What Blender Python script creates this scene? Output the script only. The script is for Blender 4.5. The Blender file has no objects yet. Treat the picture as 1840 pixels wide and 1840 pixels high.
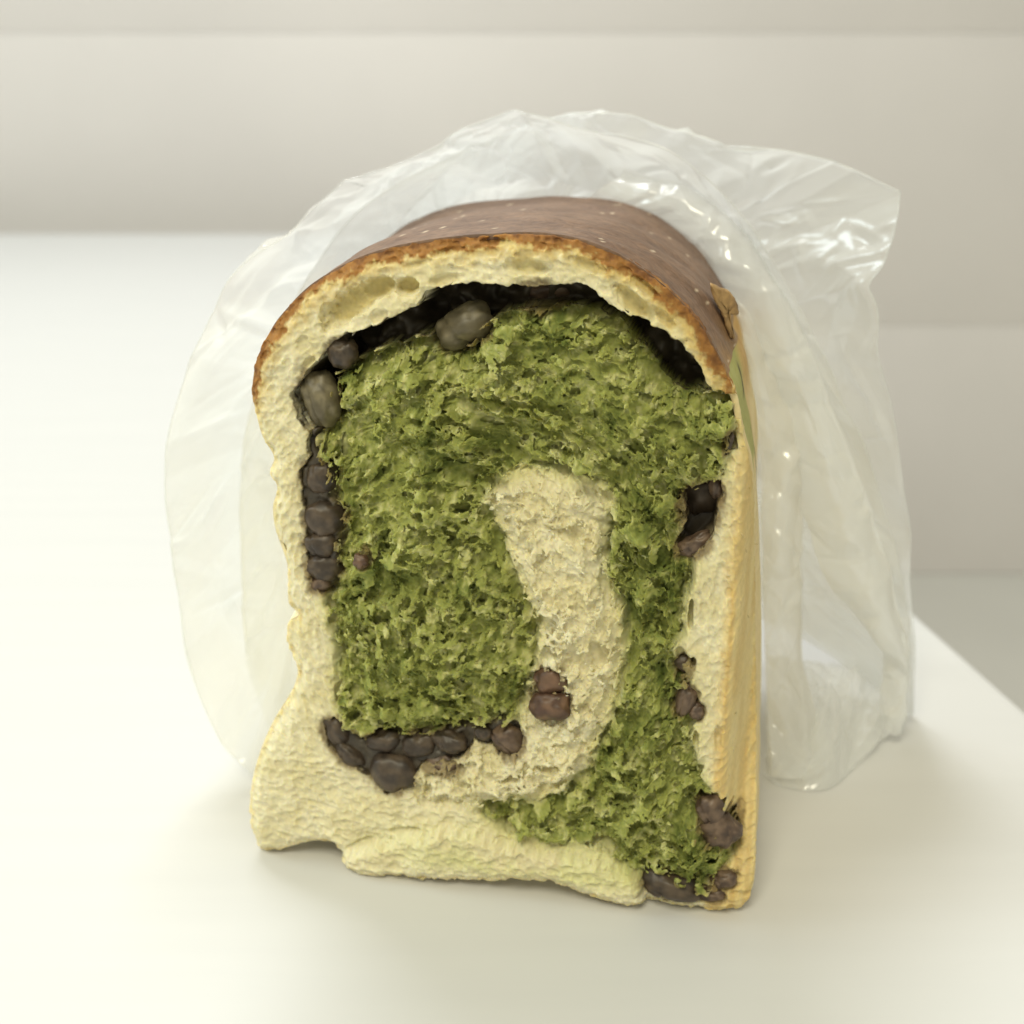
import bpy, math, random
import numpy as np
R = math.radians
rng = np.random.RandomState(7)
random.seed(7)

# ---------------------------------------------------------------- camera, light, exposure
sc = bpy.context.scene
COL = sc.collection
CAM_H = 0.165
PITCH = R(20)
FPX = 2000.0
cam_d = bpy.data.cameras.new('camera')
cam = bpy.data.objects.new('camera', cam_d); COL.objects.link(cam)
cam.location = (0, 0, CAM_H); cam.rotation_euler = (R(90) - PITCH, 0, 0)
cam_d.sensor_width = 36; cam_d.lens = 36 * FPX / 1840
cam_d.clip_start = 0.01; cam_d.clip_end = 50
cam_d.dof.use_dof = True; cam_d.dof.focus_distance = 0.215; cam_d.dof.aperture_fstop = 14
sc.camera = cam

world = bpy.data.worlds.new('World'); sc.world = world; world.use_nodes = True
world.node_tree.nodes['Background'].inputs[0].default_value = (1.0, 0.96, 0.76, 1)
world.node_tree.nodes['Background'].inputs[1].default_value = 0.47

def area(name, loc, target, sx, sy, power, col):
    l = bpy.data.lights.new(name, 'AREA'); l.shape = 'RECTANGLE'; l.size = sx; l.size_y = sy
    l.energy = power; l.color = col
    o = bpy.data.objects.new(name, l); COL.objects.link(o); o.location = loc
    from mathutils import Vector
    o.rotation_euler = (Vector(target) - Vector(loc)).to_track_quat('-Z', 'Y').to_euler()
    return o
area('window_light', (-3.2, 0.62, 2.25), (0, 0.22, 0.05), 1.5, 1.5, 40.0, (0.82, 0.955, 1.0))
area('ceiling_light', (-0.30, 1.02, 1.50), (0, 0.27, 0.1), 0.7, 0.35, 14.5, (0.94, 0.98, 1.0))
area('room_light', (-0.32, -0.62, 1.38), (0, 0.25, 0.07), 0.55, 0.5, 12.0, (1.0, 0.94, 0.72))

sc.view_settings.view_transform = 'Standard'; sc.view_settings.look = 'None'
sc.view_settings.exposure = 0.23; sc.view_settings.gamma = 1
sc.cycles.max_bounces = 10; sc.cycles.transparent_max_bounces = 24
sc.cycles.diffuse_bounces = 5
sc.cycles.use_denoising = True

# ---------------------------------------------------------------- helpers
def tag(o, label=None, cat=None, group=None, kind=None):
    if label: o['label'] = label
    if cat: o['category'] = cat
    if group: o['group'] = group
    if kind: o['kind'] = kind
    return o

def mesh_obj(name, verts, faces, mat=None, parent=None, smooth=True, cols=None, mats=None, fmat=None):
    me = bpy.data.meshes.new(name)
    verts = np.asarray(verts, dtype=np.float32)
    if isinstance(faces, np.ndarray):
        nf, k = faces.shape
        me.vertices.add(len(verts)); me.vertices.foreach_set('co', verts.ravel())
        me.loops.add(nf * k); me.loops.foreach_set('vertex_index', faces.astype(np.int32).ravel())
        me.polygons.add(nf); me.polygons.foreach_set('loop_start', np.arange(0, nf * k, k, dtype=np.int32))
        me.update(calc_edges=True); me.validate()
    else:
        me.from_pydata([tuple(map(float, v)) for v in verts], [], faces)
    if smooth: me.polygons.foreach_set('use_smooth', [True] * len(me.polygons))
    if mat: me.materials.append(mat)
    if cols is not None:
        a = me.color_attributes.new('tint', 'FLOAT_COLOR', 'POINT')
        c = np.ones((len(verts), 4), dtype=np.float32); c[:, :3] = cols
        a.data.foreach_set('color', c.ravel())
    o = bpy.data.objects.new(name, me); COL.objects.link(o)
    if parent: o.parent = parent
    return o

def hsh(ix, iy, s):
    n = (ix.astype(np.int64) * 374761393 + iy.astype(np.int64) * 668265263 + s * 1274126177) & 0x7fffffff
    n = ((n ^ (n >> 13)) * 1274126177) & 0x7fffffff
    n = ((n ^ (n >> 15)) * 2246822519) & 0x7fffffff
    return ((n ^ (n >> 16)) & 0xffffff) / float(0xffffff)

def vnoise(x, y, s=0):
    ix = np.floor(x); iy = np.floor(y); fx = x - ix; fy = y - iy
    fx = fx * fx * fx * (fx * (fx * 6 - 15) + 10); fy = fy * fy * fy * (fy * (fy * 6 - 15) + 10)
    a = hsh(ix, iy, s); b = hsh(ix + 1, iy, s); c = hsh(ix, iy + 1, s); d = hsh(ix + 1, iy + 1, s)
    return (a * (1 - fx) + b * fx) * (1 - fy) + (c * (1 - fx) + d * fx) * fy   # 0..1

def fbm(x, y, s=0, o=4, g=0.5):
    t = 0; a = 1; n = 0
    for i in range(o):
        t = t + a * (vnoise(x * 2 ** i + 17.3 * i, y * 2 ** i - 9.1 * i, s + i * 31) * 2 - 1); n += a; a *= g
    return t / n

def ridged(x, y, s=0, o=4, g=0.55):
    t = 0; a = 1; n = 0
    for i in range(o):
        v = 1 - np.abs(vnoise(x * 2 ** i + 5.3 * i, y * 2 ** i + 3.7 * i, s + i * 17) * 2 - 1)
        t = t + a * v * v; n += a; a *= g
    return t / n

def pores(x, y, s, prob=0.7, rmin=0.35, rmax=0.75):
    """cups: depth 0..1 in the holes of a jittered lattice"""
    ix = np.floor(x); iy = np.floor(y); out = np.zeros_like(x)
    for dx in (-1, 0, 1):
        for dy in (-1, 0, 1):
            jx = ix + dx; jy = iy + dy
            cx = jx + hsh(jx, jy, s); cy = jy + hsh(jx, jy, s + 1)
            r = rmin + (rmax - rmin) * hsh(jx, jy, s + 2)
            r = np.where(hsh(jx, jy, s + 3) < prob, r, 1e-3)
            q = ((x - cx) ** 2 + (y - cy) ** 2) / (r * r)
            out = np.maximum(out, np.sqrt(np.clip(1 - q, 0, 1)) * r / rmax)
    return out

def sstep(a, b, x):
    t = np.clip((x - a) / (b - a), 0, 1); return t * t * (3 - 2 * t)

def catmull(P, n, closed=True):
    P = np.asarray(P, float); m = len(P); out = []
    seg = m if closed else m - 1
    for i in range(seg):
        if closed: a, b, c, d = P[(i - 1) % m], P[i], P[(i + 1) % m], P[(i + 2) % m]
        else: a, b, c, d = P[max(i - 1, 0)], P[i], P[i + 1], P[min(i + 2, m - 1)]
        for t in np.linspace(0, 1, n, endpoint=False):
            out.append(0.5 * ((2 * b) + (-a + c) * t + (2 * a - 5 * b + 4 * c - d) * t * t + (-a + 3 * b - 3 * c + d) * t ** 3))
    if not closed: out.append(P[-1])
    return np.array(out)

# ---------------------------------------------------------------- the loaf's own frame
YAW = R(11.4)
eu = np.array([math.cos(YAW), -math.sin(YAW), 0]); ed = np.array([math.sin(YAW), math.cos(YAW), 0])
BR = np.array([0.301 * CAM_H, 1.200 * CAM_H, 0.0])
LOC = BR - eu * 0.055

def ray(px, py):
    cp, sp = math.cos(PITCH), math.sin(PITCH)
    return np.array([px - 920.0, FPX * cp + (920 - py) * sp, -FPX * sp + (920 - py) * cp])

def face_uw(px, py):
    """measure a photo point on the torn face: metres along the face and up"""
    d = ray(px, py); o = np.array([0, 0, CAM_H])
    t = np.dot(LOC - o, ed) / np.dot(d, ed)
    p = o + t * d
    return np.array([np.dot(p - LOC, eu), p[2]])

def FP(pts): return np.array([face_uw(*p) for p in pts])

def at_depth(px, py, y):
    d = ray(px, py); return np.array([0, 0, CAM_H]) + d * (y / d[1])

# ---------------------------------------------------------------- materials
def new_mat(name):
    m = bpy.data.materials.new(name); m.use_nodes = True
    nt = m.node_tree; return m, nt, nt.nodes['Principled BSDF'], nt.nodes['Material Output']

def node(nt, t, **k):
    n = nt.nodes.new(t)
    for a, b in k.items(): setattr(n, a, b)
    return n

def crumb_mat(name, rough=0.85, sss=0.25, var=0.18, scale=900, bump=0.25, rad=(0.003, 0.002, 0.0008), spec=0.2, grain=0):
    m, nt, b, out = new_mat(name)
    at = node(nt, 'ShaderNodeAttribute'); at.attribute_name = 'tint'
    tc = node(nt, 'ShaderNodeTexCoord')
    nz = node(nt, 'ShaderNodeTexNoise'); nz.inputs['Scale'].default_value = scale; nz.inputs['Detail'].default_value = 4
    nt.links.new(tc.outputs['Object'], nz.inputs['Vector'])
    mr = node(nt, 'ShaderNodeMapRange'); mr.inputs['From Min'].default_value = 0.3; mr.inputs['From Max'].default_value = 0.7
    mr.inputs['To Min'].default_value = 1 - var; mr.inputs['To Max'].default_value = 1 + var
    nt.links.new(nz.outputs['Fac'], mr.inputs['Value'])
    mx = node(nt, 'ShaderNodeVectorMath', operation='SCALE')
    nt.links.new(at.outputs['Color'], mx.inputs[0]); nt.links.new(mr.outputs[0], mx.inputs['Scale'])
    nt.links.new(mx.outputs[0], b.inputs['Base Color'])
    b.inputs['Roughness'].default_value = rough
    b.inputs['Specular IOR Level'].default_value = spec
    b.inputs['Subsurface Weight'].default_value = sss
    b.inputs['Subsurface Radius'].default_value = rad; b.inputs['Subsurface Scale'].default_value = 1.0
    bp = node(nt, 'ShaderNodeBump'); bp.inputs['Strength'].default_value = bump; bp.inputs['Distance'].default_value = 0.0004
    if grain:
        n2_ = node(nt, 'ShaderNodeTexNoise'); n2_.inputs['Scale'].default_value = grain; n2_.inputs['Detail'].default_value = 3; n2_.inputs['Roughness'].default_value = .7
        nt.links.new(tc.outputs['Object'], n2_.inputs['Vector'])
        nt.links.new(n2_.outputs['Fac'], bp.inputs['Height'])
    else: nt.links.new(nz.outputs['Fac'], bp.inputs['Height']); nt.links.new(bp.outputs[0], b.inputs['Normal'])
    return m

M_crumb = crumb_mat('bread crumb', bump=0.8, grain=2400, var=0.08,  sss=0.5, rad=(0.0014, 0.0011, 0.0004))
M_crust = crumb_mat('baked crust', rough=0.55, sss=0.0, var=0.22, scale=650, bump=0.7, spec=0.35)
M_side = crumb_mat('pale loaf side', rough=0.75, sss=0.15, var=0.08, scale=700, bump=0.3)
M_bean = crumb_mat('sweet red bean', rough=0.46, sss=0.0, var=0.25, scale=420, bump=0.3, spec=0.5)

def table_mat():
    m, nt, b, out = new_mat('white table top')
    tc = node(nt, 'ShaderNodeTexCoord'); mp = node(nt, 'ShaderNodeMapping')
    mp.inputs['Scale'].default_value = (5, 60, 1); mp.inputs['Rotation'].default_value = (0, 0, R(-8))
    nt.links.new(tc.outputs['Object'], mp.inputs[0])
    nz = node(nt, 'ShaderNodeTexNoise'); nz.inputs['Scale'].default_value = 1.5; nz.inputs['Detail'].default_value = 5
    nt.links.new(mp.outputs[0], nz.inputs['Vector'])
    cr = node(nt, 'ShaderNodeValToRGB')
    cr.color_ramp.elements[0].position = 0.35; cr.color_ramp.elements[0].color = (0.615, 0.615, 0.612, 1)
    cr.color_ramp.elements[1].position = 0.65; cr.color_ramp.elements[1].color = (0.63, 0.63, 0.626, 1)
    nt.links.new(nz.outputs['Fac'], cr.inputs[0])
    # a few fine specks of dust
    vo = node(nt, 'ShaderNodeTexVoronoi'); vo.inputs['Scale'].default_value = 22
    nt.links.new(tc.outputs['Object'], vo.inputs['Vector'])
    lt = node(nt, 'ShaderNodeMath', operation='LESS_THAN'); lt.inputs[1].default_value = 0.012
    nt.links.new(vo.outputs['Distance'], lt.inputs[0])
    mx = node(nt, 'ShaderNodeMix', data_type='RGBA'); nt.links.new(lt.outputs[0], mx.inputs[0])
    nt.links.new(cr.outputs[0], mx.inputs[6]); mx.inputs[7].default_value = (0.5, 0.47, 0.36, 1)
    nt.links.new(mx.outputs[2], b.inputs['Base Color'])
    b.inputs['Roughness'].default_value = 0.45; b.inputs['Specular IOR Level'].default_value = 0.3
    bp = node(nt, 'ShaderNodeBump'); bp.inputs['Strength'].default_value = 0.06; bp.inputs['Distance'].default_value = 0.0005
    nt.links.new(nz.outputs['Fac'], bp.inputs['Height']); nt.links.new(bp.outputs[0], b.inputs['Normal'])
    return m

def paint_mat(name, c, rough=0.5):
    m, nt, b, out = new_mat(name)
    tc = node(nt, 'ShaderNodeTexCoord')
    nz = node(nt, 'ShaderNodeTexNoise'); nz.inputs['Scale'].default_value = 2.5; nz.inputs['Detail'].default_value = 6
    nt.links.new(tc.outputs['Object'], nz.inputs['Vector'])
    cr = node(nt, 'ShaderNodeValToRGB')
    cr.color_ramp.elements[0].position = 0.3; cr.color_ramp.elements[0].color = (c[0] * .95, c[1] * .95, c[2] * .95, 1)
    cr.color_ramp.elements[1].position = 0.7; cr.color_ramp.elements[1].color = (c[0] * 1.03, c[1] * 1.03, c[2] * 1.03, 1)
    nt.links.new(nz.outputs['Fac'], cr.inputs[0]); nt.links.new(cr.outputs[0], b.inputs['Base Color'])
    b.inputs['Roughness'].default_value = rough
    return m
M_table = table_mat()
M_wall = paint_mat('greige wall panel', (0.73, 0.70, 0.69))
M_joint = paint_mat('wall joint', (0.66, 0.64, 0.62))
M_floor = paint_mat('grey floor', (0.58, 0.57, 0.53))

def bag_mat(name, dens, gl=0.14):
    m, nt, b, out = new_mat(name)
    nt.nodes.remove(b)
    tr = node(nt, 'ShaderNodeBsdfTransparent'); tr.inputs[0].default_value = (0.985, 0.995, 0.99, 1)
    df = node(nt, 'ShaderNodeBsdfDiffuse'); df.inputs[0].default_value = (0.965, 0.975, 0.975, 1)
    tl = node(nt, 'ShaderNodeBsdfTranslucent'); tl.inputs[0].default_value = (0.965, 0.975, 0.975, 1)
    a = node(nt, 'ShaderNodeMixShader'); a.inputs[0].default_value = 0.55
    nt.links.new(df.outputs[0], a.inputs[1]); nt.links.new(tl.outputs[0], a.inputs[2])
    lw = node(nt, 'ShaderNodeLayerWeight'); lw.inputs['Blend'].default_value = 0.5
    # a slanted film is looked through along a longer path, so it turns milkier
    mr = node(nt, 'ShaderNodeMapRange'); mr.inputs['To Min'].default_value = dens; mr.inputs['To Max'].default_value = min(0.95, dens + 0.45)
    pw = node(nt, 'ShaderNodeMath', operation='POWER'); pw.inputs[1].default_value = 2.2
    nt.links.new(lw.outputs['Facing'], pw.inputs[0]); nt.links.new(pw.outputs[0], mr.inputs['Value'])
    s = node(nt, 'ShaderNodeMixShader')
    nt.links.new(mr.outputs[0], s.inputs[0]); nt.links.new(tr.outputs[0], s.inputs[1]); nt.links.new(a.outputs[0], s.inputs[2])
    g = node(nt, 'ShaderNodeBsdfGlossy'); g.inputs['Roughness'].default_value = 0.16
    tc = node(nt, 'ShaderNodeTexCoord')
    nz = node(nt, 'ShaderNodeTexNoise'); nz.inputs['Scale'].default_value = 60; nz.inputs['Detail'].default_value = 4
    nt.links.new(tc.outputs['Object'], nz.inputs['Vector'])
    bp = node(nt, 'ShaderNodeBump'); bp.inputs['Strength'].default_value = 0.12; bp.inputs['Distance'].default_value = 0.002
    nt.links.new(nz.outputs['Fac'], bp.inputs['Height'])
    nt.links.new(bp.outputs[0], g.inputs['Normal'])
    pg = node(nt, 'ShaderNodeMath', operation='POWER'); pg.inputs[1].default_value = 4.0
    nt.links.new(lw.outputs['Facing'], pg.inputs[0])
    ml = node(nt, 'ShaderNodeMath', operation='MULTIPLY_ADD'); ml.inputs[1].default_value = 0.30; ml.inputs[2].default_value = 0.09
    nt.links.new(pg.outputs[0], ml.inputs[0])
    s2 = node(nt, 'ShaderNodeMixShader')
    nt.links.new(ml.outputs[0], s2.inputs[0]); nt.links.new(s.outputs[0], s2.inputs[1]); nt.links.new(g.outputs[0], s2.inputs[2])
    nt.links.new(s2.outputs[0], out.inputs['Surface'])
    return m
M_bag = bag_mat('milky clear plastic film', 0.5)
M_fold = bag_mat('doubled plastic film', 0.66)

# ---------------------------------------------------------------- setting
def box_obj(name, x0, x1, y0, y1, z0, z1, mat, parent=None, bev=0.0):
    import bmesh
    bm = bmesh.new(); bmesh.ops.create_cube(bm, size=1)
    for v in bm.verts:
        v.co.x = x0 + (v.co.x + .5) * (x1 - x0); v.co.y = y0 + (v.co.y + .5) * (y1 - y0); v.co.z = z0 + (v.co.z + .5) * (z1 - z0)
    if bev: bmesh.ops.bevel(bm, geom=bm.edges[:], offset=bev, segments=4, profile=0.5, affect='EDGES')
    me = bpy.data.meshes.new(name); bm.to_mesh(me); bm.free(); me.materials.append(mat)
    if bev: me.polygons.foreach_set('use_smooth', [True] * len(me.polygons))
    o = bpy.data.objects.new(name, me); COL.objects.link(o)
    if parent: o.parent = parent
    return o

WALL_Y = 1.75
wall = box_obj('wall', -4, 4, WALL_Y + 0.0035, WALL_Y + 0.1, -0.584, 2.4, M_joint); tag(wall, kind='structure')
zz = -0.584
while zz < 2.3:
    box_obj('wall_panel', -4, 4, WALL_Y, WALL_Y + 0.003, zz + 0.0003, zz + 0.4247, M_wall, wall, 0.0005)
    zz += 0.425
floor = box_obj('floor', -4, 4, -2.5, WALL_Y + 0.1, -0.684, -0.5845, M_floor); tag(floor, kind='structure')

# table top: polygon with a slanting right edge, rounded lip
def table():
    import bmesh
    r0 = at_depth(1640, 1085, 2.17 * CAM_H); r1 = at_depth(1670, 1112, 2.098 * CAM_H)
    d = (r1 - r0)[:2]; d /= np.linalg.norm(d)
    far = WALL_Y - 0.17
    k0 = (far - r0[1]) / d[1]; k1 = (-0.6 - r0[1]) / d[1]
    A = r0[:2] + d * k0; B = r0[:2] + d * k1
    bm = bmesh.new()
    pts = [(-1.3, -0.6), (B[0], B[1]), (A[0], A[1]), (-1.3, far)]
    vs = [bm.verts.new((x, y, -0.03)) for x, y in pts]; f = bm.faces.new(vs)
    r = bmesh.ops.extrude_face_region(bm, geom=[f])
    for e in r['geom']:
        if isinstance(e, bmesh.types.BMVert): e.co.z = 0.0
    bmesh.ops.recalc_face_normals(bm, faces=bm.faces)
    bmesh.ops.bevel(bm, geom=bm.edges[:], offset=0.006, segments=5, profile=0.5, affect='EDGES')
    me = bpy.data.meshes.new('table'); bm.to_mesh(me); bm.free(); me.materials.append(M_table)
    me.polygons.foreach_set('use_smooth', [True] * len(me.polygons))
    root = bpy.data.objects.new('table', None); COL.objects.link(root); root.location = (0, 0, -0.584)
    tag(root, 'white table with a faintly grained top under the loaf', 'table')
    o = bpy.data.objects.new('table_top', me); COL.objects.link(o); o.parent = root; o.location = (0, 0, 0.584)
    for x, y in ((-1.2, -0.5), (B[0] - 0.12, -0.5), (A[0] - 0.12, far - 0.08), (-1.2, far - 0.08)):
        box_obj('leg', x - .025, x + .025, y - .025, y + .025, 0.0, 0.553, M_table, root, 0.004)
table()

# ---------------------------------------------------------------- loaf outlines, measured on the torn face
OUT_TOP = [(435, 720), (436, 690), (445, 650), (475, 590), (520, 537), (570, 498), (630, 468), (700, 447), (780, 433), (860, 426),
           (930, 422), (1000, 428), (1060, 443), (1120, 470), (1180, 510), (1230, 555), (1265, 600), (1290, 645), (1312, 690)]
OUT_RIGHT = [(1328, 730), (1338, 790), (1350, 850), (1357, 930), (1358, 1050), (1360, 1200), (1362, 1400), (1361, 1540), (1354, 1600)]
OUT_BOT = [(1335, 1632), (1290, 1634), (1160, 1615), (1060, 1592), (990, 1568), (900, 1565), (800, 1562), (700, 1558), (640, 1548),
           (612, 1525), (598, 1512), (560, 1510), (505, 1524), (468, 1524)]
OUT_LEFT = [(455, 1490), (447, 1440), (455, 1380), (480, 1310), (518, 1245), (525, 1205), (508, 1165), (509, 1128), (526, 1113), (508, 1092),
            (507, 1040), (500, 1008), (482, 960), (477, 920), (484, 885), (470, 858), (477, 832), (455, 795), (443, 755)]
OUTLINE = OUT_TOP + OUT_RIGHT + OUT_BOT + OUT_LEFT
P_out = FP(OUTLINE)
P_cav = FP([(528, 760), (512, 718), (530, 690), (560, 655), (585, 622), (612, 603), (650, 597), (700, 572), (742, 552), (760, 526), (800, 514), (845, 510),
            (900, 515), (945, 519), (985, 516), (1035, 511), (1065, 526), (1100, 555), (1150, 580), (1200, 602), (1240, 640), (1262, 678), (1278, 712),
            (1226, 722), (1188, 700), (1166, 656), (1136, 624), (1106, 592), (1060, 572), (1000, 562), (920, 566), (880, 577), (852, 602), (838, 630), (800, 640), (770, 622),
            (740, 613), (716, 618), (700, 636), (680, 630), (640, 646), (602, 668), (580, 700), (586, 740), (566, 775), (545, 780)])
P_strip = FP([(548, 775), (566, 775), (556, 800), (575, 850), (586, 900), (605, 930), (606, 960), (597, 985), (606, 1035), (585, 1068), (562, 1062), (548, 1010), (545, 930),
              (538, 900), (533, 850), (547, 830)])
P_bot = FP([(583, 1300), (590, 1340), (640, 1375), (672, 1395), (700, 1420), (735, 1405), (760, 1372), (835, 1358), (850, 1325), (870, 1335), (900, 1350), (930, 1345), (935, 1310),
            (900, 1300), (850, 1312), (780, 1320), (700, 1326), (650, 1332), (620, 1310), (600, 1290)])
P_hole = FP([(1292, 866), (1225, 897), (1230, 950), (1212, 988), (1240, 1012), (1262, 990), (1284, 965), (1288, 925), (1300, 890)])
P_green = FP([(566, 775), (586, 740), (580, 700), (602, 668), (640, 646), (680, 630), (700, 636), (716, 618), (740, 613), (770, 622), (800, 640), (838, 630),
              (852, 602), (880, 577), (920, 563), (1000, 556), (1060, 562), (1112, 582), (1170, 607), (1203, 642), (1222, 684), (1245, 716), (1292, 720), (1318, 730), (1320, 800),
              (1308, 815), (1300, 850), (1288, 870), (1225, 897), (1230, 950), (1212, 988), (1240, 1012), (1240, 1050), (1222, 1100), (1225, 1140), (1205, 1170),
              (1235, 1225), (1240, 1290), (1245, 1350), (1262, 1398), (1290, 1430), (1325, 1490), (1328, 1530), (1300, 1560), (1270, 1590), (1190, 1578), (1140, 1552), (1105, 1525), (1060, 1502),
              (960, 1498), (900, 1480), (860, 1450), (900, 1442), (960, 1440), (1010, 1425), (1062, 1388), (1072, 1340), (1100, 1290), (1112, 1240), (1126, 1170), (1120, 1110),
              (1100, 1060), (1090, 1010), (1100, 960), (1102, 905), (1075, 878), (1010, 852), (930, 845), (880, 872), (866, 905), (882, 950), (912, 1005), (925, 1050), (950, 1095),
              (962, 1150), (952, 1220), (935, 1255), (925, 1295), (850, 1312), (780, 1320), (700, 1326), (650, 1332), (615, 1305), (603, 1240), (602, 1180), (590, 1120), (585, 1068),
              (606, 1035), (597, 985), (606, 960), (605, 930), (586, 900), (575, 850), (556, 800)])

STEP = 0.00016
u0, u1 = P_out[:, 0].min() - 0.001, P_out[:, 0].max() + 0.001
w0, w1 = P_out[:, 1].min() - 0.001, P_out[:, 1].max() + 0.001
nu = int((u1 - u0) / STEP); nw = int((w1 - w0) / STEP)
U, W = np.meshgrid(np.linspace(u0, u1, nu), np.linspace(w0, w1, nw))

def poly_sdf(x, y, P, closed=True):
    """negative inside"""
    d2 = np.full(x.shape, 1e9); ins = np.zeros(x.shape, bool); n = len(P)
    for i in range(n if closed else n - 1):
        ax, ay = P[i]; bx, by = P[(i + 1) % n]; ex, ey = bx - ax, by - ay
        t = np.clip(((x - ax) * ex + (y - ay) * ey) / (ex * ex + ey * ey + 1e-18), 0, 1)
        d2 = np.minimum(d2, (x - ax - t * ex) ** 2 + (y - ay - t * ey) ** 2)
        c = ((ay > y) != (by > y)) & (x < (bx - ax) * (y - ay) / ((by - ay) if by != ay else 1e-12) + ax)
        ins ^= c
    return np.sqrt(d2) * np.where(ins, -1, 1)

CS = 3
cu = np.linspace(u0, u1, nu // CS); cw = np.linspace(w0, w1, nw // CS)
CU, CW = np.meshgrid(cu, cw)
def up(A):
    fx = (U[0] - u0) / (u1 - u0) * (len(cu) - 1); fy = (W[:, 0] - w0) / (w1 - w0) * (len(cw) - 1)
    ix = np.clip(fx.astype(int), 0, len(cu) - 2); iy = np.clip(fy.astype(int), 0, len(cw) - 2)
    tx = (fx - ix)[None, :]; ty = (fy - iy)[:, None]
    a = A[np.ix_(iy, ix)]; b = A[np.ix_(iy, ix + 1)]; c = A[np.ix_(iy + 1, ix)]; d = A[np.ix_(iy + 1, ix + 1)]
    return (a * (1 - tx) + b * tx) * (1 - ty) + (c * (1 - tx) + d * tx) * ty
P_out_s = catmull(P_out, 4)
s_out = up(poly_sdf(CU, CW, P_out_s)); s_cav = up(poly_sdf(CU, CW, P_cav)); s_green = up(poly_sdf(CU, CW, P_green))
s_strip = up(poly_sdf(CU, CW, P_strip)); s_bot = up(poly_sdf(CU, CW, P_bot)); s_hole = up(poly_sdf(CU, CW, P_hole))
s_arcl = up(np.abs(poly_sdf(CU, CW, catmull(FP(OUT_TOP), 4, False), False)))        # distance to the baked outer line
s_arcl = np.abs(s_arcl)
mm = 1000.0
X = U * mm; Y = W * mm

# macro relief: D is depth behind the face plane in metres (negative stands forward)
R_EDGE = face_uw(1302, 1200)[0]
def macro(u, w, so):
    """rounding of the outer border: the right flank rolls far back"""
    right = sstep(R_EDGE, face_uw(1362, 1200)[0], u) * sstep(0.122, 0.108, w)
    right = right * (0.15 + 0.85 * sstep(0.004, 0.04, w))
    left_in = sstep(-0.0045, 0.0, so)
    d = 0.0022 * left_in ** 2 + 0.020 * right ** 1.6
    # lower part of the face leans a little forward, upper left stands back
    d = d - 0.003 * sstep(0.05, 0.0, w) + 0.002 * sstep(0.06, 0.12, w)
    return d

jag = fbm(X / 1.6, Y / 1.6, 5, 4, 0.6) * 0.0011
jag2 = fbm(X / 5.0, Y / 5.0, 55, 3, 0.6) * 0.0012
D = macro(U, W, s_out)

# polar frame for the rolled dough: fibres follow the swirl
c0 = face_uw(820, 1080)
rx = X - c0[0] * mm; ry = Y - c0[1] * mm
rr = np.sqrt(rx ** 2 + ry ** 2) + 1e-6; th = np.arctan2(ry, rx)
wx = fbm(X / 3.2, Y / 3.2, 11, 3) * 1.7; wy = fbm(X / 3.2 + 40, Y / 3.2, 12, 3) * 1.7
rw = rr + wx * 1.3
fib = ridged(rw / 1.15, th * 40.0 / 5.2 + wy * 0.15, 21, 3)       # long ridges along the swirl
fib2 = ridged(rw / 0.5, th * 40.0 / 2.4 + wy * 0.2, 22, 2)
def g_of(s, n=0): return sstep(0.0004, -0.0004, s + n)
gm = g_of(s_green, jag + jag2 * 0.5 * sstep(0.001, 0.003, np.abs(s_cav)))                                   # 1 in green
topright = sstep(0, 18, rr - 18) * sstep(-0.6, 0.2, np.sin(th + 0.35))
fib_w = np.clip(0.25 + 0.9 * topright, 0, 1)

big = fbm(X / 9.0, Y / 9.0, 31, 3)
clump = ridged((X + wx) / 4.2, (Y + wy) / 4.2, 33, 3)
p1 = pores((X + wx) / 3.4, (Y + wy) / 3.4, 41, 0.5, 0.25, 0.6)
p2 = pores((X + wx * .8) / 1.7, (Y + wy * .8) / 1.7, 42, 0.7, 0.3, 0.65)
p3 = pores((X + wx * .5) / 0.85, (Y + wy * .5) / 0.85, 43, 0.75, 0.3, 0.65)
fine = fbm(X / 0.42, Y / 0.42, 44, 2)
fine2 = fbm(X / 1.0, Y / 1.0, 45, 3, 0.6)

# rough open crumb (green and the cream heart), closer crumb (ring, flank, base)
q1 = X + wx + fbm(X / 1.1, Y / 1.1, 46, 3) * .9; q2 = Y + wy + fbm(X / 1.1, Y / 1.1, 47, 3) * .9
p1 = pores(q1 / 3.6, q2 / 3.6, 41, 0.45, 0.25, 0.6); p2 = pores(q1 / 1.9, q2 / 1.9, 42, 0.7, 0.3, 0.65)
billow = np.abs(fbm(q1 / 2.6, q2 / 2.6, 48, 4, .55)) ; bil2 = np.abs(fbm(q1 / 0.95, q2 / 0.95, 49, 3, .55))
rough_h = 0.0018 * (clump - .4) + 0.0026 * big + 0.0020 * np.minimum(billow, .35) - 0.0036 * p1 - 0.0019 * p2 - 0.0012 * p3 + 0.0012 * fine2 + 0.00045 * fine + 0.0006 * fbm(X / .6, Y / .6, 405, 2)
rough_h = rough_h + fib_w * (0.0020 * (fib - 0.4) + 0.0006 * (fib2 - 0.4))
close_h = 0.0008 * big - 0.0009 * p2 * sstep(0.35, 0.6, vnoise(X / 4, Y / 4, 61)) - 0.0006 * p3 + 0.0005 * fine2 + 0.00022 * fine
s_heart = up(poly_sdf(CU, CW, FP([(866, 905), (880, 872), (930, 845), (1010, 852), (1075, 878), (1102, 905), (1100, 960), (1090, 1010), (1120, 1110), (1126, 1170), (1112, 1240), (1090, 1300),
            (1062, 1388), (1010, 1425), (860, 1450), (760, 1440), (740, 1405), (935, 1300), (962, 1150), (925, 1050)])))
heart = g_of(s_heart, jag)
rough_w = np.clip(gm + heart * 0.75, 0, 1)
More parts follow.
